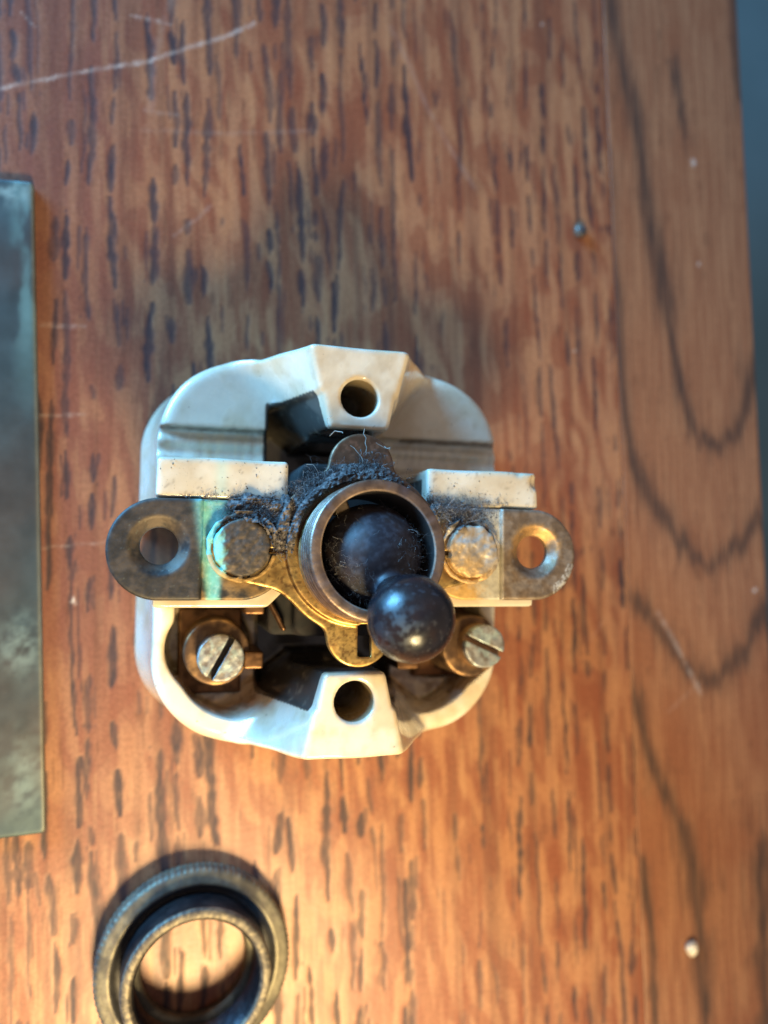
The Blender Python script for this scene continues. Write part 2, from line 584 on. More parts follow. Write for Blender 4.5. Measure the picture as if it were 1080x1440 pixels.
fv = np.array([[-1500, -1500, -140], [1500, -1500, -140], [1500, 1500, -140], [-1500, 1500, -140]], float)
tag(obj('floor', mesh_np('floor', fv, [[0, 1, 2, 3]], False), floor_mat()), kind='structure')

# ------------------------------------------------------------------ the switch
SW = empty('toggle_switch', (25.97, 0.71, 0), math.radians(-0.835))
tag(SW, 'old white porcelain toggle switch with black ball lever, two metal lugs and grey lint', 'switch')

RIM = 18.0


def side_hw(y, z):
    """half width of the screw-hole towers at height z"""
    t = np.clip((np.abs(y) - 17.5) / 11.0, 0, 1)
    return 4.75 + 2.35 * t + (0.06 + 0.50 * t) * np.maximum(32.0 - z, 0)


def porcelain(x, y, z):
    flare = 3.1 * np.clip((13.0 - z) / 13.0, 0, 1) ** 1.6
    out = rrect(x, y, 28.0 + flare, 29.4 + 0.0 * flare, 13.0)
    k = 2.2
    shell = smax(smax(out, z - RIM, k), -z, 0.8)
    # lower step strip beside the lug blocks
    strip = smax(smax(12.0 - y, y - 18.4, 0.4), np.where(x > 0, 6.0, 10.8) - np.abs(x), 0.4)
    strip = smax(strip, 16.3 + 0.06 * np.sin(x * 2.1 + np.sin(x * 0.9) * 2) + 0.25 * np.sin(y * 2.4) - z, 0.4)
    shell = smax(shell, -strip, 0.45)
    # hollow of the lower half
    inner = rrect(x, y, 24.6, 26.0, 10.5)
    hol = smax(inner, y + 7.4, 0.8)
    hol = smax(hol, 9.0 - z, 0.8)
    pocket = np.minimum(np.hypot(x + 19.2, y + 15.2), np.hypot(x - 20.2, y + 15.2)) - 6.7
    hol = smin(hol, smax(pocket, 6.5 - z, 0.5), 0.5)
    shell = smax(shell, -hol, 0.7)
    # lug blocks
    ax = np.abs(x)
    sideface = ax - 27.7
    blk = smax(sideface, 10.1 - ax, 0.6)
    blk = smax(blk, y - 12.0, 0.6)
    blk = smax(blk, -8.2 - y, 0.6)
    blk = smax(blk, (-(ax - 10.1) - (y + 8.2) + 2.4) * 0.7071, 0.4)
    blk = smax(blk, z - 32.8, 0.7)
    blk = smax(blk, 6.0 - z, 0.5)
    chan = smax(y - 6.55, 31.2 - z, 0.3)
    blk = smax(blk, -chan, 0.4)
    # towers with the fixing holes
    ay = np.abs(y)
    tw = smax(ax - side_hw(y, z), ay - 29.1, 0.7)
    tw = smax(tw, 17.1 + 0.05 * (32 - z) - ay, 0.9)
    tw = smax(tw, z - 32.0, 0.6)
    tw = smax(tw, 1.0 - z, 0.5)
    tw = smax(tw, rrect(x, y, 28.0, 29.4, 13.0), 0.5)
    d = smin(shell, tw, np.where(x < 0, 3.2, 1.2))
    d = smax(d, out, 0.25)
    # central well, open between the blocks
    well = smax(np.where((x > 0) & (y > 0), ax - 11.2 + 5.4 * np.clip((y - 11.0) / 2.5, 0, 1), ax - 11.2), ay - 22.3, 0.8)
    well = smax(well, 3.0 - z, 0.6)
    well = smax(well, -smax(ax - side_hw(y, z) * 0.9 - 0.2, 17.1 - ay, 0.4), 0.5)
    d = smax(d, -well, 0.6)
    d = smin(d, blk, 0.45)
    # holes
    th = np.minimum(np.hypot(x, y - 21.7) - 2.75, np.hypot(x + 0.1, y + 21.3) - 2.85)
    d = smax(d, -smax(th, 4.0 - z, 0.5), 0.45)
    lug = np.hypot(ax - 27.2, y - 0.1) - 4.0
    d = smax(d, -lug, 0.5)
    # chips along the edges
    for cx, cy, cz, r in ((-23.6, -27.6, 18.6, 0.9), (27.6, 10.6, 33.4, 1.4), (-27.4, -8.6, 31.6, 0.7), (7.2, 29.3, 32.3, 0.7), (24.5, 12.2, 33.3, 1.0), (-20.5, 12.3, 33.2, 0.6), (21.0, 12.5, 33.4, 0.8)):
        d = smax(d, r - np.sqrt((x - cx) ** 2 + (y - cy) ** 2 + (z - cz) ** 2), 0.3)
    d = d + 0.10 * (np.sin(x * 0.45 + 1.3) * np.sin(y * 0.38) * np.sin(z * 0.5 + 0.4))
    return d


V, Q = nets(porcelain, (-32, -31, 0), (32, 31, 33.5), 0.32)
x, y, z = V.T
n1 = fbm(x * 0.25, y * 0.25, z * 0.25, seed=201)
n2 = fbm(x * 0.9, y * 0.9, z * 0.9, seed=202)
c = mix([0.66, 0.60, 0.475], [0.58, 0.485, 0.34], sst(0.40, 0.66, n1))
c = mix(c, [0.56, 0.44, 0.27], 0.45 * sst(4, -14, y) * sst(0.36, 0.62, n1))
stain = sst(0.56, 0.72, n2) * sst(0.42, 0.62, n1)
c = mix(c, [0.40, 0.30, 0.18], 0.3 * stain)
# grime where fingers and dust never left: step line, edge of the strips, tower foot
line = np.exp(-((y - 18.3) / 0.4) ** 2) * (np.abs(x) > 10.5) * (z > 15.0) * (z < 18.6)
c = mix(c, [0.13, 0.095, 0.07], np.clip(0.85 * line * (0.5 + n2), 0, 1))
stripm = (y > 12.2) & (y < 18.2) & (z > 15) & (z < 17.4) & ((np.abs(x) > 10.8) | (x > 6))
c = mix(c, [0.45, 0.42, 0.36], 0.5 * stripm * sst(0.35, 0.65, fbm(x * 1.6, y * 0.5, seed=204)))
top = (z > 32.3) & (y > 5.8) & (np.abs(x) > 9.8)
edge = sst(8.6 + 2.0 * (n2 - 0.5), 6.4, y) * sst(24, 12, np.abs(x) + 6 * (n1 - 0.5))
c = mix(c, [0.12, 0.10, 0.09], np.clip(0.8 * top * edge * sst(0.3, 0.6, n2), 0, 1))
c = mix(c, [0.15, 0.11, 0.08], 0.4 * top * sst(0.70, 0.78, fbm(x * 2.2, y * 2.2, seed=205)))
c = mix(c, [0.42, 0.66, 0.60], 0.45 * top * np.exp(-((x + 19.2) / 0.9) ** 2))
sandy = ((x > 6) & (y > 17) & (z > RIM - 1) & (x < 17) & (y < 30))
c = mix(c, [0.52, 0.37, 0.20], np.clip(0.75 * sandy * sst(15.5, 8.5, x + 3 * (n2 - 0.5)) * sst(32.5, 27, z), 0, 1))
tw = (np.abs(x) < 8.2) & (z > 31)
c = mix(c, [0.40, 0.32, 0.21], np.clip(0.28 * tw * sst(0.52, 0.74, fbm(x * 0.7 + 9, y * 0.5, seed=206)), 0, 1))
inh = (np.minimum(np.hypot(x, y - 21.6), np.hypot(x + .1, y + 21.2)) < 3.2) & (z < 31.3)
c = mix(c, [0.30, 0.21, 0.10], 0.8 * inh)
# recess shade painted near-black onto the well walls, over soot and old grease
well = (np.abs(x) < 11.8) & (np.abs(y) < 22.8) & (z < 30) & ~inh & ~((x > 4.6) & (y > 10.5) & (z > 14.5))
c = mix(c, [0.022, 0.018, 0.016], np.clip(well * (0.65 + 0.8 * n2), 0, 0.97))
pocket = (y < -7.8) & (z < 15.5) & (np.abs(x) < 25.2) & (np.abs(x) > 11) & (y > -25.5) & ~inh
c = mix(c, [0.20, 0.115, 0.055], np.clip(pocket * sst(0.44, 0.66, n2), 0, 0.6))
rough = 0.18 + 0.22 * n1 + 0.35 * np.clip(stain + line + well, 0, 1)
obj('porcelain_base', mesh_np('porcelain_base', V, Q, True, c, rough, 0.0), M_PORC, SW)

# near-black mechanism block, added to keep the well dark, and its brass leaf contacts


def mech(x, y, z):
    a = rrect(x, y - 0.0, 7.6, 13.0, 2.0)
    d = smax(smax(a, z - 24.0, 0.8), 3.0 - z, 0.5)
    b = smax(rrect(x + 8.2, y + 9.5, 3.0, 3.4, 1.2), z - 22.0, 0.8)
    return smin(d, smax(b, 3.0 - z, 0.5), 0.8)


V, Q = nets(mech, (-13, -15.5, 2.5), (9, 14, 31), 0.4)
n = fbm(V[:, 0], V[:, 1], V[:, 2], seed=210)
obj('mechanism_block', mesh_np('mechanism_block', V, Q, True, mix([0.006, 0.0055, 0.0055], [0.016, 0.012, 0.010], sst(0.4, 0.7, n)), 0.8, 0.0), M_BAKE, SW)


def box_mesh(name, lo, hi, rot=None, piv=(0, 0, 0), c=(0.5, 0.3, 0.1), rough=0.4, metal=1.0, r=0.25, h=0.22, seed=1, c2=None):
    lo = np.array(lo, float); hi = np.array(hi, float)
    ce, hf = (lo + hi) / 2, (hi - lo) / 2

    def f(x, y, z):
        q = [np.abs(a - ce[i]) - hf[i] + r for i, a in enumerate((x, y, z))]
        return np.sqrt(sum(np.maximum(a, 0) ** 2 for a in q)) + np.minimum(np.maximum(np.maximum(q[0], q[1]), q[2]), 0) - r
    V, Q = nets(f, lo, hi, h)
    n = fbm(V[:, 0] * .8, V[:, 1] * .8, V[:, 2] * .8, seed=seed)
    cc = mix(c, np.array(c) * 0.45 if c2 is None else c2, sst(0.45, 0.7, n))
    if rot is not None:
        R = np.array(Matrix.Rotation(rot[0], 3, rot[1]))
        V = (V - np.array(piv)) @ R.T + np.array(piv)
    return mesh_np(name, V, Q, True, cc, rough, metal)


BRASS = (0.62, 0.36, 0.12)
DULL = (0.20, 0.105, 0.05)
for lo, hi, rot, piv in (((-14.6, -9.9, 9), (-11.6, -7.0, 21.0), None, (0, 0, 0)), ((-14.4, -18.2, 8), (-11.4, -15.6, 19.5), None, (0, 0, 0)),
                         ((-10.6, -12.4, 8), (-9.9, -6.8, 24.0), (math.radians(28), 'Z'), (-10.2, -9.5, 0)), ((11.2, -19.5, 7), (15.0, -14.5, 15), None, (0, 0, 0))):
    obj('contact_clip', box_mesh('contact_clip', lo, hi, rot, piv, DULL, 0.42, 0.9, seed=int(abs(lo[0] * 7))), M_BRASS, SW)

# terminals: brass post + slotted screw
for sx, hx, hy, ptop, htop, slot, seed in ((-1, -17.9, -16.2, 18.6, 22.0, math.radians(62), 5), (1, 23.0, -14.9, 20.6, 24.0, math.radians(-24), 6)):
    pxx, pyy = (-18.3, -15.7) if sx < 0 else (22.0, -15.2)
    obj('terminal_plate', box_mesh('terminal_plate', (min(pxx, pxx - sx * 1) - 5.6, -23.2 if sx < 0 else -21.5, 7.6), (max(pxx, pxx) + 4.4, -9.6, 10.2), None, (0, 0, 0), DULL, 0.5, 0.8, seed=seed), M_BRASS, SW)

    def post(x, y, z):
        r = np.hypot(x - pxx, y - pyy)
        d = smax(smax(r - 5.0, z - ptop, 0.5), 9.0 - z, 0.3)
        return d
    V, Q = nets(post, (pxx - 5.2, pyy - 5.2, 9), (pxx + 5.2, pyy + 5.2, ptop), 0.25)
    n = fbm(V[:, 0] * .6, V[:, 1] * .6, V[:, 2] * .6, seed=seed + 220)
    tp = obj('terminal_post', mesh_np('terminal_post', V, Q, True, mix([0.30, 0.175, 0.08], [0.11, 0.065, 0.038], sst(0.33, 0.60, n)), 0.5, 0.85), M_BRASS, SW)

    def screw(x, y, z):
        X, Y = x - hx, y - hy
        r = np.hypot(X, Y)
        d = smax(r - 3.42, z - htop - 0.0, 0.35)
        d = smax(d, ptop - 0.6 - z, 0.2)
        s = np.abs(-math.sin(slot) * X + math.cos(slot) * Y) - 0.42
        return smax(d, -np.maximum(s, htop - 1.5 - z), 0.12) + 0.03 * np.sin(X * 3.1 + seed) * np.sin(Y * 2.7)
    V, Q = nets(screw, (hx - 4, hy - 4, ptop - 1), (hx + 4, hy + 4, htop + .3), 0.14)
    n = fbm(V[:, 0] * 1.3, V[:, 1] * 1.3, V[:, 2], seed=seed + 230)
    s = np.abs(-math.sin(slot) * (V[:, 0] - hx) + math.cos(slot) * (V[:, 1] - hy)) < 0.55
    cc = mix([0.33, 0.34, 0.34], [0.20, 0.18, 0.165], sst(0.38, 0.68, n))
    cc = mix(cc, [0.36, 0.48, 0.49], 0.55 * sst(0.5, 0.62, fbm(V[:, 0] * .9 + 4, V[:, 1] * .9, seed=seed)))
    sl = (s & (V[:, 2] < htop - 0.25)) | (V[:, 2] < htop - 1.2)
    cc = mix(cc, [0.30, 0.17, 0.07] if sx > 0 else [0.06, 0.045, 0.035], 0.9 * sl)
    obj('terminal_screw', mesh_np('terminal_screw', V, Q, True, cc, 0.42 + 0.2 * n, 0.75), M_METAL, tp)

# lug straps lying in the block channels
STRAP = {}
for sx in (-1, 1):
    def strap(x, y, z):
        X = x * sx
        # stadium from the rounded lug end to the rounded end under the rivet
        t = np.clip((X - 16.4) / (26.9 - 16.4), 0, 1)
        d2 = np.hypot(X - (16.4 + t * 10.5), y + 0.35) - 6.75
        d = smax(smax(d2, z - 32.65, 0.35), 31.25 - z, 0.25)
        thick = smax(smax(smax(d2, 21.5 - X, 0.25), z - 33.35, 0.55), 31.25 - z, 0.25)
        d = np.minimum(d, thick)
        r = np.hypot(X - 27.0, y - 0.05)
        cone = (r - 2.45 - np.maximum(z - 32.1, 0) * 1.15) * 0.75
        return smax(d, -cone, 0.22)
    lo, hi = ((-34, -7.3, 31), (-9.4, 6.7, 33.6)) if sx < 0 else ((9.4, -7.3, 31), (34, 6.7, 33.6))
    V, Q = nets(strap, lo, hi, 0.15)
    x, y, z = V.T
    X = x * sx
    n = fbm(x * .8, y * .8, z, seed=240 + sx)
    n3 = fbm(x * 2.6, y * 2.6, z, seed=243 + sx)
    if sx < 0:
        cc = mix([0.055, 0.052, 0.050], [0.090, 0.075, 0.063], sst(0.4, 0.65, n))
        cc = mix(cc, [0.14, 0.11, 0.085], 0.7 * sst(4.6, 3.4, np.hypot(X - 27, y)) * sst(0.3, 0.6, n))
        inner = X < 21.6
        cc = mix(cc, [0.25, 0.17, 0.085], inner * sst(0.35, 0.6, n) * (y < 0))
        band = np.exp(-((X - 20.2 - 0.04 * y) / (1.55 + 0.10 * y)) ** 4) * sst(0.12, 0.34, n3 + 0.25)
        cc = mix(cc, [0.17, 0.52, 0.50], np.clip(0.95 * band * (z > 31.8), 0, 1))
        cc = mix(cc, [0.40, 0.66, 0.60], 0.5 * band * sst(0.5, 0.7, n3))
        spots = 0.4 * sst(0.74, 0.80, n3) * (X > 21.6)
        cc = mix(cc, [0.30, 0.42, 0.40], 0.5 * spots)
        met = 0.75 - 0.7 * np.clip(band, 0, 1)
        rg = 0.46 + 0.25 * n
    else:
        cc = mix([0.36, 0.29, 0.22], [0.24, 0.17, 0.11], sst(0.38, 0.62, n))
        cc = mix(cc, [0.60, 0.36, 0.14], 0.75 * sst(5.0, 3.6, np.hypot(X - 27, y) + 1.5 * (n3 - .5)) * sst(-1.6, 1.6, y + 3 * (n - .5)) * sst(0.3, 0.5, n))
        inner = X < 21.9
        cc = mix(cc, [0.50, 0.47, 0.38], sst(22.1, 21.3, X) * sst(0.3, 0.55, n + 0.25 * sst(15, 18, X)))
        cc = mix(cc, [0.55, 0.34, 0.11], np.clip(inner * sst(-3.0, -5.6, y + 4 * (n - .5)) * sst(20.0, 16.5, X + 4 * (n3 - .5)), 0, 1))
        chip = (np.hypot(X - 27, y) > 5.6) * (X > 30) * (y < -1.6) * sst(0.42, 0.5, n3)
        cc = mix(cc, [0.72, 0.70, 0.62], 0.9 * chip)
        met = 0.85 - 0.55 * inner
        rg = 0.40 + 0.25 * n
    STRAP[sx] = obj('lug_strap', mesh_np('lug_strap', V, Q, True, cc, rg, met), M_METAL, SW)

# bridge plate that carries the bushing


def plate(x, y, z):
    r = np.hypot(x, y)
    d = r - 11.9
    for sx in (-1, 1):
        t = np.clip(x * sx / 16.3, 0, 1)
        ear = np.hypot(x - sx * 16.3 * t, y) - (8.2 - 3.6 * t)
        d = smin(d, ear, 2.0)
    ay = np.abs(y)
    lob = np.hypot(x, np.maximum(ay - 11.6, 0)) - 4.7
    d = smin(d, lob, 1.2)
    e = smax(smax(d, z - 33.75, 0.35), 32.6 - z, 0.2)
    collar = smax(smax(r - 10.55, z - 34.55, 0.35), 33.0 - z, 0.2)
    e = smin(e, collar, 0.25)
    hole = r - 8.3
    e = smax(e, -hole, 0.2)
    slot = rrect(x - 0.75, y + 12.6, 0.95, 2.3, 0.3)
    e = smax(e, -slot, 0.15)
    for sx in (-1, 1):
        e = smax(e, -rrect(x - sx * 12.0, y + 0.3, 1.6, 0.28, 0.2), 0.12)
    return e


V, Q = nets(plate, (-21.5, -17, 32.3), (21.5, 17, 34.8), 0.17)
x, y, z = V.T
n = fbm(x * .55, y * .55, z, seed=251)
n3 = fbm(x * 2.2, y * 2.2, z, seed=252)
cc = mix([0.56, 0.37, 0.125], [0.36, 0.21, 0.07], sst(0.42, 0.68, n))
cc = mix(cc, [0.17, 0.095, 0.04], 0.75 * sst(0.54, 0.70, n3))
ang = sst(-3.0, 4.0, y + 3.0 * (n - 0.5))
cc = mix(cc, [0.17, 0.115, 0.085], 0.92 * ang)
cc = mix(cc, [0.40, 0.24, 0.15], 0.6 * sst(0.5, 0.7, n3) * (y > 10))
obj('bridge_plate', mesh_np('bridge_plate', V, Q, True, cc, 0.30 + 0.25 * n + 0.15 * ang, 1.0), M_BRASS, SW)

# rivets
for sx in (-1, 1):
    cx, cy = sx * 16.35, 0.0

    def rivet(x, y, z):
        r = np.hypot(x - cx, y - cy)
        d = smax(r - 3.8, z - 35.25 + 0.012 * r * r, 0.35)
        d = smax(d, 33.2 - z, 0.2)
        wash = smax(smax(smax(r - 4.7, z - 34.15, 0.25), 33.3 - z, 0.2), 4.05 - r, 0.1)
        d = np.minimum(d, smax(smax(r - 4.6, z - 33.75, 0.1), 33.2 - z, 0.1))
        d = np.minimum(d, wash)
        nick = rrect(x - cx + sx * 4.4, y + 0.4, 1.0, 0.4, 0.2)
        d = smax(d, -nick, 0.2)
        return d + (0.35 if sx < 0 else 0.55) * (fbm(x * 0.9, y * 0.9, seed=270 + sx, o=3) - 0.5)
    V, Q = nets(rivet, (cx - 5.2, cy - 5.2, 33), (cx + 5.2, cy + 5.2, 35.3), 0.15)
    x, y, z = V.T
    n = fbm(x * .7, y * .7, z, seed=261 + sx)
    n3 = fbm(x * 2.4, y * 2.4, z, seed=263 + sx)
    if sx < 0:
        cc = mix([0.075, 0.065, 0.055], [0.13, 0.10, 0.075], sst(0.4, 0.65, n3))
        ver = sst(-2.1, -2.9, x - cx + 1.5 * (n3 - 0.5) + 0.10 * y)
        cc = mix(cc, [0.22, 0.58, 0.53], 0.9 * ver)
        cc = mix(cc, [0.45, 0.28, 0.09], 0.7 * (np.hypot(x - cx, y - cy) > 4.1) * (y < -1.0))
        met, rg = 0.6 - 0.55 * ver, 0.62
    else:
        cc = mix([0.36, 0.29, 0.21], [0.47, 0.43, 0.37], sst(0.35, 0.7, n))
        cc = mix(cc, [0.55, 0.34, 0.12], sst(0.2, -3.6, y + 0.6 * (x - cx) + 2 * (n - .5)) * 0.8)
        met, rg = 0.35, 0.55
    obj('rivet', mesh_np('rivet', V, Q, True, cc, rg, met), M_METAL, STRAP[sx])

# bushing: threaded tube, leaning a little
BZ = 34.0
TILT = Matrix.Translation(Vector((0.25, -0.55, BZ)) * MM) @ Matrix.Rotation(math.radians(4.5), 4, 'Y') @ Matrix.Rotation(math.radians(-3.2), 4, 'X')
prof = [(8.55, -2.0), (8.55, 0.6)]
for k in range(5):
    z0 = 0.8 + k * 1.1
    prof += [(9.32, z0), (9.46, z0 + 0.12), (9.46, z0 + 0.55), (9.10, z0 + 0.80), (9.10, z0 + 0.95)]
prof += [(9.40, 6.35), (9.45, 6.6), (9.36, 6.88), (9.15, 7.0), (8.15, 7.0), (7.92, 6.9), (7.85, 6.65), (7.85, 5.0), (7.8, 1.0), (7.8, -2.0)]
V, Q = lathe(prof, 160)
th = np.arctan2(V[:, 1], V[:, 0])
n = fbm(np.cos(th) * 5, np.sin(th) * 5, V[:, 2] * 1.5, seed=271)
n3 = fbm(np.cos(th) * 14, np.sin(th) * 14, V[:, 2] * 3, seed=272)
cc = mix([0.36, 0.26, 0.19], [0.23, 0.165, 0.125], sst(0.4, 0.65, n))
cc = mix(cc, [0.30, 0.27, 0.30], 0.4 * sst(0.5, 0.7, n3))
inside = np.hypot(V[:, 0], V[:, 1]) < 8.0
cc = mix(cc, [0.02, 0.017, 0.016], 0.97 * inside * (V[:, 2] < 6.8))  # shade inside the tube painted into the wall colour, near-black below the rim
gr = (np.hypot(V[:, 0], V[:, 1]) < 9.2) & ~inside & (V[:, 2] < 6.5)
cc = mix(cc, [0.10, 0.07, 0.05], 0.8 * gr)
low = (V[:, 2] < 2.4) & ~inside
cc = mix(cc, [0.58, 0.36, 0.12], 0.7 * low)
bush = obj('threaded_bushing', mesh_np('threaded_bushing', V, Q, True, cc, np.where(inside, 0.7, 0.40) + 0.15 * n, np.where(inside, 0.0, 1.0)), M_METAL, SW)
bush.matrix_local = TILT
# small brass tab inside the tube
obj('inner_tab', box_mesh('inner_tab', (-4.4, 4.9, 33.0), (-2.2, 7.4, 35.6), (math.radians(20), 'Z'), (-3, 6, 34), (0.66, 0.45, 0.20), 0.4, 0.6, seed=9), M_BRASS, SW)

# lever: dome, neck and ball in one piece
DOME = np.array([0.9, -0.9, 35.2])
BALL = np.array([3.35, -8.55, 46.6])


def lever(x, y, z):
    d = np.sqrt((x - DOME[0]) ** 2 + (y - DOME[1]) ** 2 + (z - DOME[2]) ** 2) - 7.2
    d = np.maximum(d, 27.5 - z)
    ab = BALL - DOME
    L2 = ab @ ab
    t = np.clip(((x - DOME[0]) * ab[0] + (y - DOME[1]) * ab[1] + (z - DOME[2]) * ab[2]) / L2, 0, 1)
    dn = np.sqrt((x - DOME[0] - t * ab[0]) ** 2 + (y - DOME[1] - t * ab[1]) ** 2 + (z - DOME[2] - t * ab[2]) ** 2) - (2.6 - 0.75 * t)
    return smin(d, dn, 0.5)


def ball_knob(x, y, z):
    ab = unit(BALL - DOME)
    t = (x - BALL[0]) * ab[0] + (y - BALL[1]) * ab[1] + (z - BALL[2]) * ab[2]
    b = np.sqrt((x - BALL[0]) ** 2 + (y - BALL[1]) ** 2 + (z - BALL[2]) ** 2) - 5.5
    rr = np.sqrt(np.maximum((x - BALL[0]) ** 2 + (y - BALL[1]) ** 2 + (z - BALL[2]) ** 2 - t * t, 0))
    stub = np.maximum(np.maximum(rr - 2.45, t), -6.0 - t)
    return smin(b, stub, 0.8)


lev = None
for nm, fn, lo, hi in (('lever', lever, (-7, -14.2, 27), (9.2, 7, 47)), ('ball_knob', ball_knob, (-2.5, -14.2, 40), (9.2, -2.8, 52.3))):
    V, Q = nets(fn, lo, hi, 0.2)
    x, y, z = V.T
    n = fbm(x * .5, y * .5, z * .5, seed=281)
    n3 = fbm(x * 1.6, y * 1.6, z * 1.6, seed=282)
    cc = mix([0.008, 0.007, 0.010], [0.016, 0.010, 0.010], sst(0.4, 0.65, n))
    ball = nm == 'ball_knob'
    if ball:
        worn = np.exp(-(((x - BALL[0] + 2.6) / 2.0) ** 2 + ((y - BALL[1] + 0.4) / 2.4) ** 2)) * (z > 46) * sst(0.40, 0.56, n3) * 1.2
        cc = mix(cc, [0.06, 0.085, 0.10], np.clip(0.45 * worn, 0, 1))
        pits = sst(0.66, 0.72, fbm(x * 2.6, y * 2.6, z * 2.6, seed=285)) * (n3 > 0.45)
        cc = mix(cc, [0.07, 0.07, 0.08], 0.5 * pits)
        rg = 0.21 + 0.28 * worn + 0.08 * n + 0.15 * pits
    else:
        cc = mix(cc * 1.6, [0.06, 0.062, 0.075], 0.6 * sst(0.40, 0.75, n3))
        rg = 0.48 + 0.08 * n
    o = obj(nm, mesh_np(nm, V, Q, True, cc, rg, 0.0), M_BAKE, SW if lev is None else lev)
    lev = lev or o


# lint: curled fibres and dust grains that nobody could count
def fibres(pts, lens, rad, cols, curl=1.0, seed=1):
    g = np.random.default_rng(seed)
    VV, FF, CC = [], [], []
    base = 0
    S = 6
    for p, ln, rd, cl in zip(pts, lens, rad, cols):
        d = unit([g.normal(), g.normal(), g.normal() * 0.16 + 0.03])
        q = np.array(p, float)
        P = [q]
        for s in range(S - 1):
            d = unit(d + g.normal(size=3) * np.array([0.6, 0.6, 0.22]) * curl)
            q = q + d * ln / (S - 1)
            P.append(q)
        P = np.array(P)
        P[:, 2] = np.maximum(P[:, 2], p[2] - 0.1)
        for s in range(S):
            t = unit(P[min(s + 1, S - 1)] - P[max(s - 1, 0)] + 1e-6)
            a = unit(np.cross(t, [0.3, 0.5, 0.8]))
            b = np.cross(t, a)
            for k in range(3):
                an = k * 2.0944
                VV.append(P[s] + rd * (math.cos(an) * a + math.sin(an) * b))
                CC.append(cl)
        for s in range(S - 1):
            for k in range(3):
                k2 = (k + 1) % 3
                FF.append((base + s * 3 + k, base + s * 3 + k2, base + (s + 1) * 3 + k2, base + (s + 1) * 3 + k))
        base += S * 3
    return np.array(VV), np.array(FF), np.array(CC)


OCT = np.array([[1, 0, 0], [-1, 0, 0], [0, 1, 0], [0, -1, 0], [0, 0, 1], [0, 0, -1]], float)
OCTF = np.array([[0, 2, 4], [2, 1, 4], [1, 3, 4], [3, 0, 4], [2, 0, 5], [1, 2, 5], [3, 1, 5], [0, 3, 5]])


def grains(pts, size, cols, seed=1):
    g = np.random.default_rng(seed)
    n = len(pts)
    V = OCT[None] * (size[:, None, None] * (0.4 + 1.0 * g.random((n, 6, 1)))) * np.array([1, 1, 0.6])
    V = V + g.normal(size=(n, 6, 3)) * size[:, None, None] * 0.25 + np.asarray(pts)[:, None, :]
    F = OCTF[None] + 6 * np.arange(n)[:, None, None]
    return V.reshape(-1, 3), F.reshape(-1, 3), np.repeat(cols, 6, 0)


def lint_points(g, n):
    out = []
    while len(out) < n:
        k = g.random()
        if k < 0.46:      # crescent round the upper left of the bushing
            a = math.radians(g.triangular(48, 135, 188))
            r = 9.7 + abs(g.normal()) * 1.75
            if r > 14.2 or vn(np.array(r * math.cos(a) * 0.7), np.array(r * math.sin(a) * 0.7), seed=88) < 0.25 + 0.06 * (r - 9.7): continue
            p = (r * math.cos(a), r * math.sin(a) - 0.3)
            zz = 34.0 + max(0, 1.3 - (r - 9.8) * 0.25) * g.random()
        elif k < 0.70:    # drift between left rivet and block strip
            p = (-20.5 + g.beta(3.2, 1.5) * 11.0, 6.0 - abs(g.normal()) * 2.3)
            if p[1] < -1.5: continue
            zz = 32.8 + (0.9 if math.hypot(p[0] + 16.3, p[1]) < 4.6 else 0.0) + 1.3 * g.random() * (1.0 if p[0] > -16 else 0.5)
        elif k < 0.735:    # left strip edge
            p = (-25 + 15 * g.random() ** 0.6, 6.5 + abs(g.normal()) * 0.35)
            if vn(np.array(p[0] * 0.8), np.array(3.1), seed=89) < 0.45: continue
            zz = 32.85
        elif k < 0.97:    # right side
            p = (10.3 + g.beta(1.3, 2.8) * 12, 6.2 - abs(g.normal()) * 1.3)
            zz = 33.6 + 0.8 * g.random()
        else:
            p = (10.0 + 13 * g.random() ** 2.2, 6.7 + abs(g.normal()) * 0.8)
            zz = 32.9
        out.append((p[0], p[1], zz))
    return np.array(out)


def dome_points(g, n):
    out = []
    while len(out) < n:
        a = g.random() * 2 * math.pi
        if g.random() < 0.75:
            a = math.radians(g.choice([200, 225, 340, 20, 255])) + g.normal() * 0.35
        th = math.radians(g.triangular(10, 62, 78))
        p = DOME + 7.3 * np.array([math.sin(th) * math.cos(a), math.sin(th) * math.sin(a), math.cos(th)])
        out.append(p)
    return np.array(out)


g = np.random.default_rng(77)
PAL = np.array([[0.075, 0.07, 0.075], [0.13, 0.115, 0.11], [0.22, 0.21, 0.20], [0.04, 0.036, 0.036], [0.42, 0.41, 0.39]])


def pick(n, p):
    return PAL[g.choice(len(PAL), size=n, p=p)] * (0.7 + 0.6 * g.random((n, 1)))


nf = 7500
V1, F1, C1 = fibres(lint_points(g, nf), 0.35 + g.gamma(1.4, 0.42, nf), np.full(nf, 0.011) + 0.014 * g.random(nf) ** 2, pick(nf, [0.32, 0.26, 0.18, 0.16, 0.08]), 1.1, 5)
obj('lint_fibres', mesh_np('lint_fibres', V1, F1, True, C1, 0.9, 0.0), M_LINT, SW)['kind'] = 'stuff'
nd = 330
V1, F1, C1 = fibres(dome_points(g, nd), 0.5 + g.gamma(1.5, 0.6, nd), np.full(nd, 0.013), pick(nd, [0.2, 0.3, 0.3, 0.08, 0.12]), 1.2, 6)
obj('lint_fibres', mesh_np('lint_fibres', V1, F1, True, C1, 0.9, 0.0), M_LINT, SW)['kind'] = 'stuff'
ng = 6000
P1 = lint_points(g, ng)
P1[:, 2] -= 0.25 * g.random(ng)
V1, F1, C1 = grains(P1, 0.04 + 0.12 * g.random(ng) ** 3, pick(ng, [0.36, 0.26, 0.12, 0.22, 0.04]), 8)
obj('dust_grains', mesh_np('dust_grains', V1, F1, False, C1, 0.95, 0.0), M_LINT, SW)['kind'] = 'stuff'
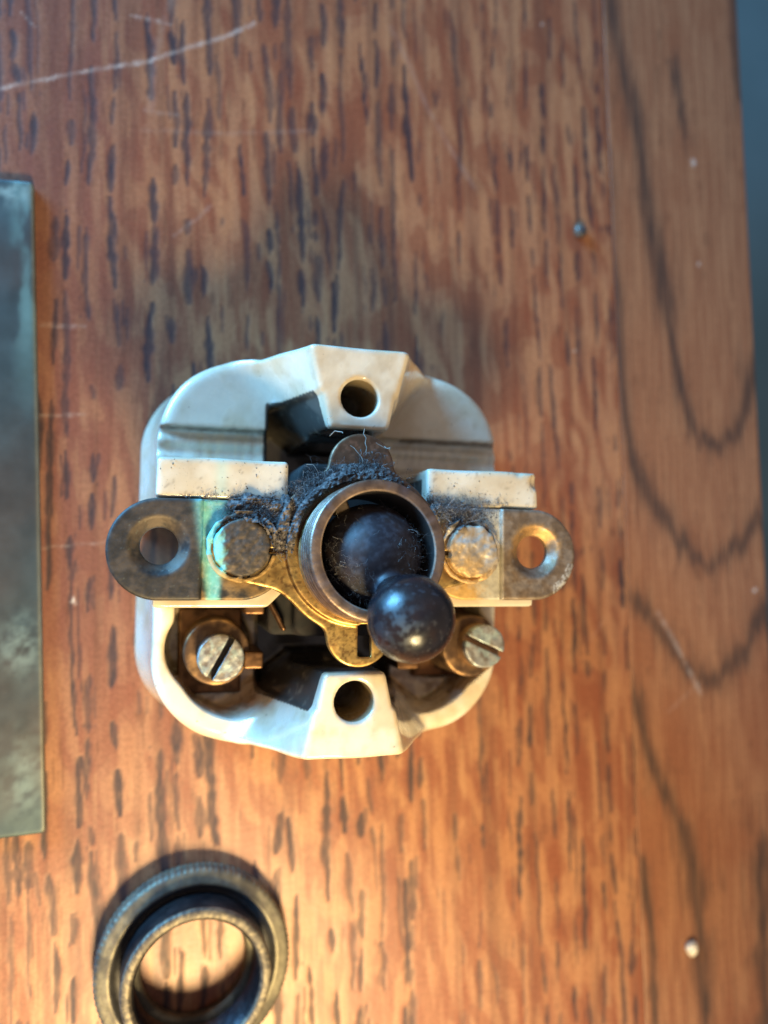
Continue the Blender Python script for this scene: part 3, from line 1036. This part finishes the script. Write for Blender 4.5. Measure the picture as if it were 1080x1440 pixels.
# the matted felt under the fibres
gx, gy = np.arange(-21.5, 18.5, 0.13), np.arange(-1.5, 16.0, 0.13)
GX, GY = np.meshgrid(gx, gy, indexing='ij')
R_ = np.hypot(GX, GY)
A_ = np.degrees(np.arctan2(GY, GX))
A_ = np.where(A_ < -90, A_ + 360, A_)
mA = sst(13.6, 9.9, R_) * sst(44, 72, A_) * sst(190, 168, A_)
wx = GX + 7.0 * (fbm(GX * 0.35, GY * 0.35, seed=511, o=3) - 0.5)
wy = GY + 2.6 * (fbm(GX * 0.6, GY * 0.6, seed=512, o=3) - 0.5)
mB = sst(-19.5, -12.5, wx) * sst(-9.0, -10.5, GX) * sst(0.0, 3.4, wy + 0.35 * (GX + 14)) * sst(7.9, 5.9, wy) * 1.15
mC = 1.15 * sst(9.6, 10.6, GX) * sst(18.5, 12.0, wx) * sst(2.2, 4.6, wy) * sst(7.6, 5.9, wy)
fel = fbm(GX * 0.45, GY * 0.45, seed=501, o=4)
fine_ = fbm(GX * 2.6, GY * 2.6, seed=502, o=3)
msk = np.maximum(np.maximum(mA, mB), 0.8 * mC) * (0.55 + 0.9 * fel) - 0.30
surf = np.where(R_ < 12.2, 33.75, np.where(np.abs(GX) < 5.0, 33.7, 32.6))
surf = np.where(R_ < 10.6, 34.55, surf)
surf = np.where((np.hypot(np.abs(GX) - 16.35, GY) < 5.0), 34.1, surf)
surf = np.where((GY > 6.5) & (np.abs(GX) > 10), 32.8, surf)
riv = np.hypot(np.abs(GX) - 16.35, GY) < 3.5 + 0.9 * (fel - 0.5)
surf = np.where(np.hypot(np.abs(GX) - 16.35, GY) < 4.0, 34.9, surf)
void = (np.abs(GX) < 10.1) & (R_ > 12.0) & ~((np.abs(GX) < 4.6) & (GY < 16))
ZZ = surf + np.clip(msk, -0.2, 1) * 1.9 + 0.75 * (fine_ - 0.5)
ok = (msk > 0.02) & ~riv & ~void & (R_ > 9.5)
okc = ok[:-1, :-1] & ok[1:, :-1] & ok[1:, 1:] & ok[:-1, 1:]
I_, J_ = np.nonzero(okc)
nyg = len(gy)
a_ = I_ * nyg + J_
FQ = np.stack([a_, a_ + nyg, a_ + nyg + 1, a_ + 1], 1)
used, inv = np.unique(FQ, return_inverse=True)
VF = np.stack([GX, GY, ZZ], -1).reshape(-1, 3)[used]
nn = fbm(VF[:, 0] * 3.1, VF[:, 1] * 3.1, seed=503, o=3)
CF = mix([0.045, 0.040, 0.040], [0.17, 0.15, 0.14], sst(0.42, 0.75, nn))
obj('lint_felt', mesh_np('lint_felt', VF, inv.reshape(FQ.shape), False, CF, 0.95, 0.0), M_LINT, SW)['kind'] = 'stuff'
# loose specks of dirt on the porcelain strips and the shoulders
ns = 220
sp = np.stack([np.where(g.random(ns) < 0.55, -27.3 + 17 * g.random(ns), 10.6 + 16 * g.random(ns)), 6.8 + 4.9 * g.random(ns) ** 1.4, np.full(ns, 32.82)], 1)
V1, F1, C1 = grains(sp, 0.03 + 0.09 * g.random(ns) ** 3, pick(ns, [0.4, 0.3, 0.05, 0.25, 0.0]), 9)
obj('dust_grains', mesh_np('dust_grains', V1, F1, False, C1, 0.95, 0.0), M_LINT, SW)['kind'] = 'stuff'
# long pale hairs on the upper lobe of the plate
hp = np.array([[0.3, 13.5, 34.6], [-0.1, 12.2, 34.7], [1.8, 15.0, 34.4], [-4.8, 15.6, 34.2], [-5.0, 16.8, 34.0], [-8.0, 11.5, 34.3], [3.0, 14.6, 34.4]])
V1, F1, C1 = fibres(hp, np.array([3.6, 3.0, 2.4, 2.6, 2.2, 2.5, 2.0]), np.full(7, 0.055), np.tile([[0.36, 0.33, 0.28]], (7, 1)), 0.8, 12)
obj('lint_fibres', mesh_np('lint_fibres', V1, F1, True, C1, 0.9, 0.0), M_LINT, SW)['kind'] = 'stuff'

# ------------------------------------------------------------------ threaded ring at the bottom left
RG = empty('threaded_ring', (5.3, -67.9, 0.5), 0.0)
RG.rotation_euler = (0, math.radians(2.4), 0)
tag(RG, 'dark threaded brass ring nut with knurled flange lying on the wood below the switch', 'ring')


def knurl(th, prof):
    e = ((prof[:, 0] > 15.4)[:, None])
    return e * (0.16 * np.abs(np.sin(th * 48)) - 0.08)


prof = [(8.9, 0.05), (15.5, 0.05), (15.75, 0.3), (15.75, 2.7), (15.5, 3.1), (15.2, 3.3), (13.5, 3.75), (13.2, 3.6), (12.5, 2.4), (12.0, 2.2), (9.9, 2.1), (9.1, 2.0), (8.6, 1.6), (8.5, 0.4)]
V, Q = lathe(prof, 216 * 2, knurl)
th = np.arctan2(V[:, 1], V[:, 0])
rr = np.hypot(V[:, 0], V[:, 1])
n = fbm(V[:, 0] * .35, V[:, 1] * .35, V[:, 2] * .5, seed=301)
n3 = fbm(V[:, 0] * 1.6, V[:, 1] * 1.6, V[:, 2] * 1.6, seed=302)
cc = mix([0.175, 0.155, 0.11], [0.085, 0.076, 0.06], sst(0.4, 0.65, n))
cc = mix(cc, [0.12, 0.10, 0.085], 0.5 * sst(0.55, 0.7, n3))
cc = mix(cc, [0.06, 0.06, 0.07], 0.8 * (rr < 13.3) * (V[:, 2] > 2.05) * (rr > 10))
obj('flange', mesh_np('flange', V, Q, True, cc, 0.50 + 0.25 * n, 0.75), M_METAL, RG)
prof = [(9.9, 2.15), (11.75, 2.25), (11.75, 8.4), (11.65, 8.75), (11.4, 8.95), (10.6, 9.05), (10.2, 8.9), (9.95, 8.4)]
for k in range(10):
    z0 = 8.2 - k * 0.6
    prof += [(9.95, z0), (9.68, z0 - 0.2), (9.68, z0 - 0.28), (9.95, z0 - 0.45)]
V, Q = lathe(prof, 300)
th = np.arctan2(V[:, 1], V[:, 0])
rr = np.hypot(V[:, 0], V[:, 1])
n = fbm(V[:, 0] * .35, V[:, 1] * .35, V[:, 2] * .5, seed=311)
n3 = fbm(V[:, 0] * 1.8, V[:, 1] * 1.8, V[:, 2] * 1.8, seed=312)
cc = mix([0.07, 0.066, 0.07], [0.035, 0.034, 0.04], sst(0.4, 0.65, n))
rim = V[:, 2] > 8.3
cc = mix(cc, mix([0.175, 0.15, 0.11], [0.085, 0.075, 0.065], sst(0.4, 0.6, n3)), rim * 0.95)
obj('collar', mesh_np('collar', V, Q, True, cc, np.where(rim, 0.58, 0.28) + 0.1 * n, 0.85), M_METAL, RG)

# ------------------------------------------------------------------ patinated metal plate at the left edge
a0, a1 = at(47, 255, 1.6), at(64, 1172, 1.6)
ang = math.atan2(-(a1[0] - a0[0]), -(a1[1] - a0[1])) * -1
PW, PH = 62.0, float(np.hypot(*(a0 - a1)[:2]))


def pl(x, y, z):
    q = rrect(x, y, PW / 2, PH / 2, 0.8)
    return smax(smax(q, z - 1.6 - 0.05 * np.sin(y * 0.06), 0.3), -z, 0.3)


V, Q = nets(pl, (-PW / 2, -PH / 2, 0), (PW / 2, PH / 2, 1.7), 0.38)
x, y, z = V.T
n = fbm(x * .06, y * .05, seed=321)
n3 = fbm(x * .30, y * .10, seed=322)
cc = mix([0.048, 0.070, 0.076], [0.064, 0.058, 0.054], sst(0.35, 0.65, n))
cc = mix(cc, [0.055, 0.09, 0.095], 0.5 * sst(0.1, 0.95, n3) * sst(-15, 35, y + 30 * (n - .5)))
e = PW / 2 - x
cc = mix(cc, [0.20, 0.38, 0.36], 0.5 * sst(4.5, 1.5, e) * sst(0.40, 0.62, n3) * sst(10, 40, y))
ypl = lambda py: (at(40, py, 2.4)[1] - (a0[1] + a1[1]) / 2)
for py, s, k in ((905, 4.2, 0.45), (1095, 7.0, 0.22), (268, 2.0, 0.6)):
    b = np.exp(-(((y - ypl(py)) / s) ** 2 + ((e - 3.0) / 3.4) ** 2))
    cc = mix(cc, [0.38, 0.52, 0.48], np.clip(k * 0.9 * b * sst(0.25, 0.75, fbm(x * 0.7, y * 0.7, seed=325)), 0, 0.9))
cc = mix(cc, [0.22, 0.20, 0.15], 0.5 * sst(0.7, 0.2, e))
pm = obj('metal_plate', mesh_np('metal_plate', V, Q, True, cc, 0.42 + 0.2 * n3, 0.55), M_PATINA)
mid = (a0 + a1) / 2
dirv = unit((a0 - a1)[:2])
rightv = np.array([dirv[1], -dirv[0]])
pos = mid[:2] - rightv * PW / 2
pm.location = (pos[0] * MM, pos[1] * MM, 0.00004)
pm.rotation_euler = (0, 0, math.atan2(-dirv[0], dirv[1]))
tag(pm, 'flat greenish brown metal plate cut off by the left edge of the picture', 'plate')


# ------------------------------------------------------------------ crumbs on the wood
def crumb(name, px, py, r, c, c2, seed, label, rough=0.6):
    p = at(px, py, r * 0.6)

    def f(x, y, z):
        d = np.sqrt(x ** 2 + (y * 0.85) ** 2 + ((z - r * 0.55) * 1.3) ** 2) - r
        d = d + 0.28 * r * (fbm(x / r * 0.8 + 5, y / r * 0.8, z / r * 0.8, seed=seed, o=2) - 0.5) * 2
        return smax(d, -z, r * 0.15)
    V, Q = nets(f, (-1.5 * r, -1.6 * r, 0), (1.5 * r, 1.6 * r, 1.8 * r), r / 7)
    n = fbm(V[:, 0] / r * 1.5, V[:, 1] / r * 1.5, V[:, 2] / r, seed=seed + 1)
    o = obj(name, mesh_np(name, V, Q, True, mix(c, c2, sst(0.4, 0.65, n)), rough, 0.0), M_LINT)
    o.location = (p[0] * MM, p[1] * MM, 0.00003)
    tag(o, label, 'crumb')


crumb('plaster_crumb', 973, 1333, 1.25, [0.78, 0.72, 0.58], [0.6, 0.5, 0.36], 401, 'tiny pale crumb on the wood near the bottom right corner')
crumb('dirt_crumb', 816, 324, 1.35, [0.045, 0.05, 0.06], [0.10, 0.075, 0.05], 405, 'tiny dark crumb on the wood at the upper right', 0.35)
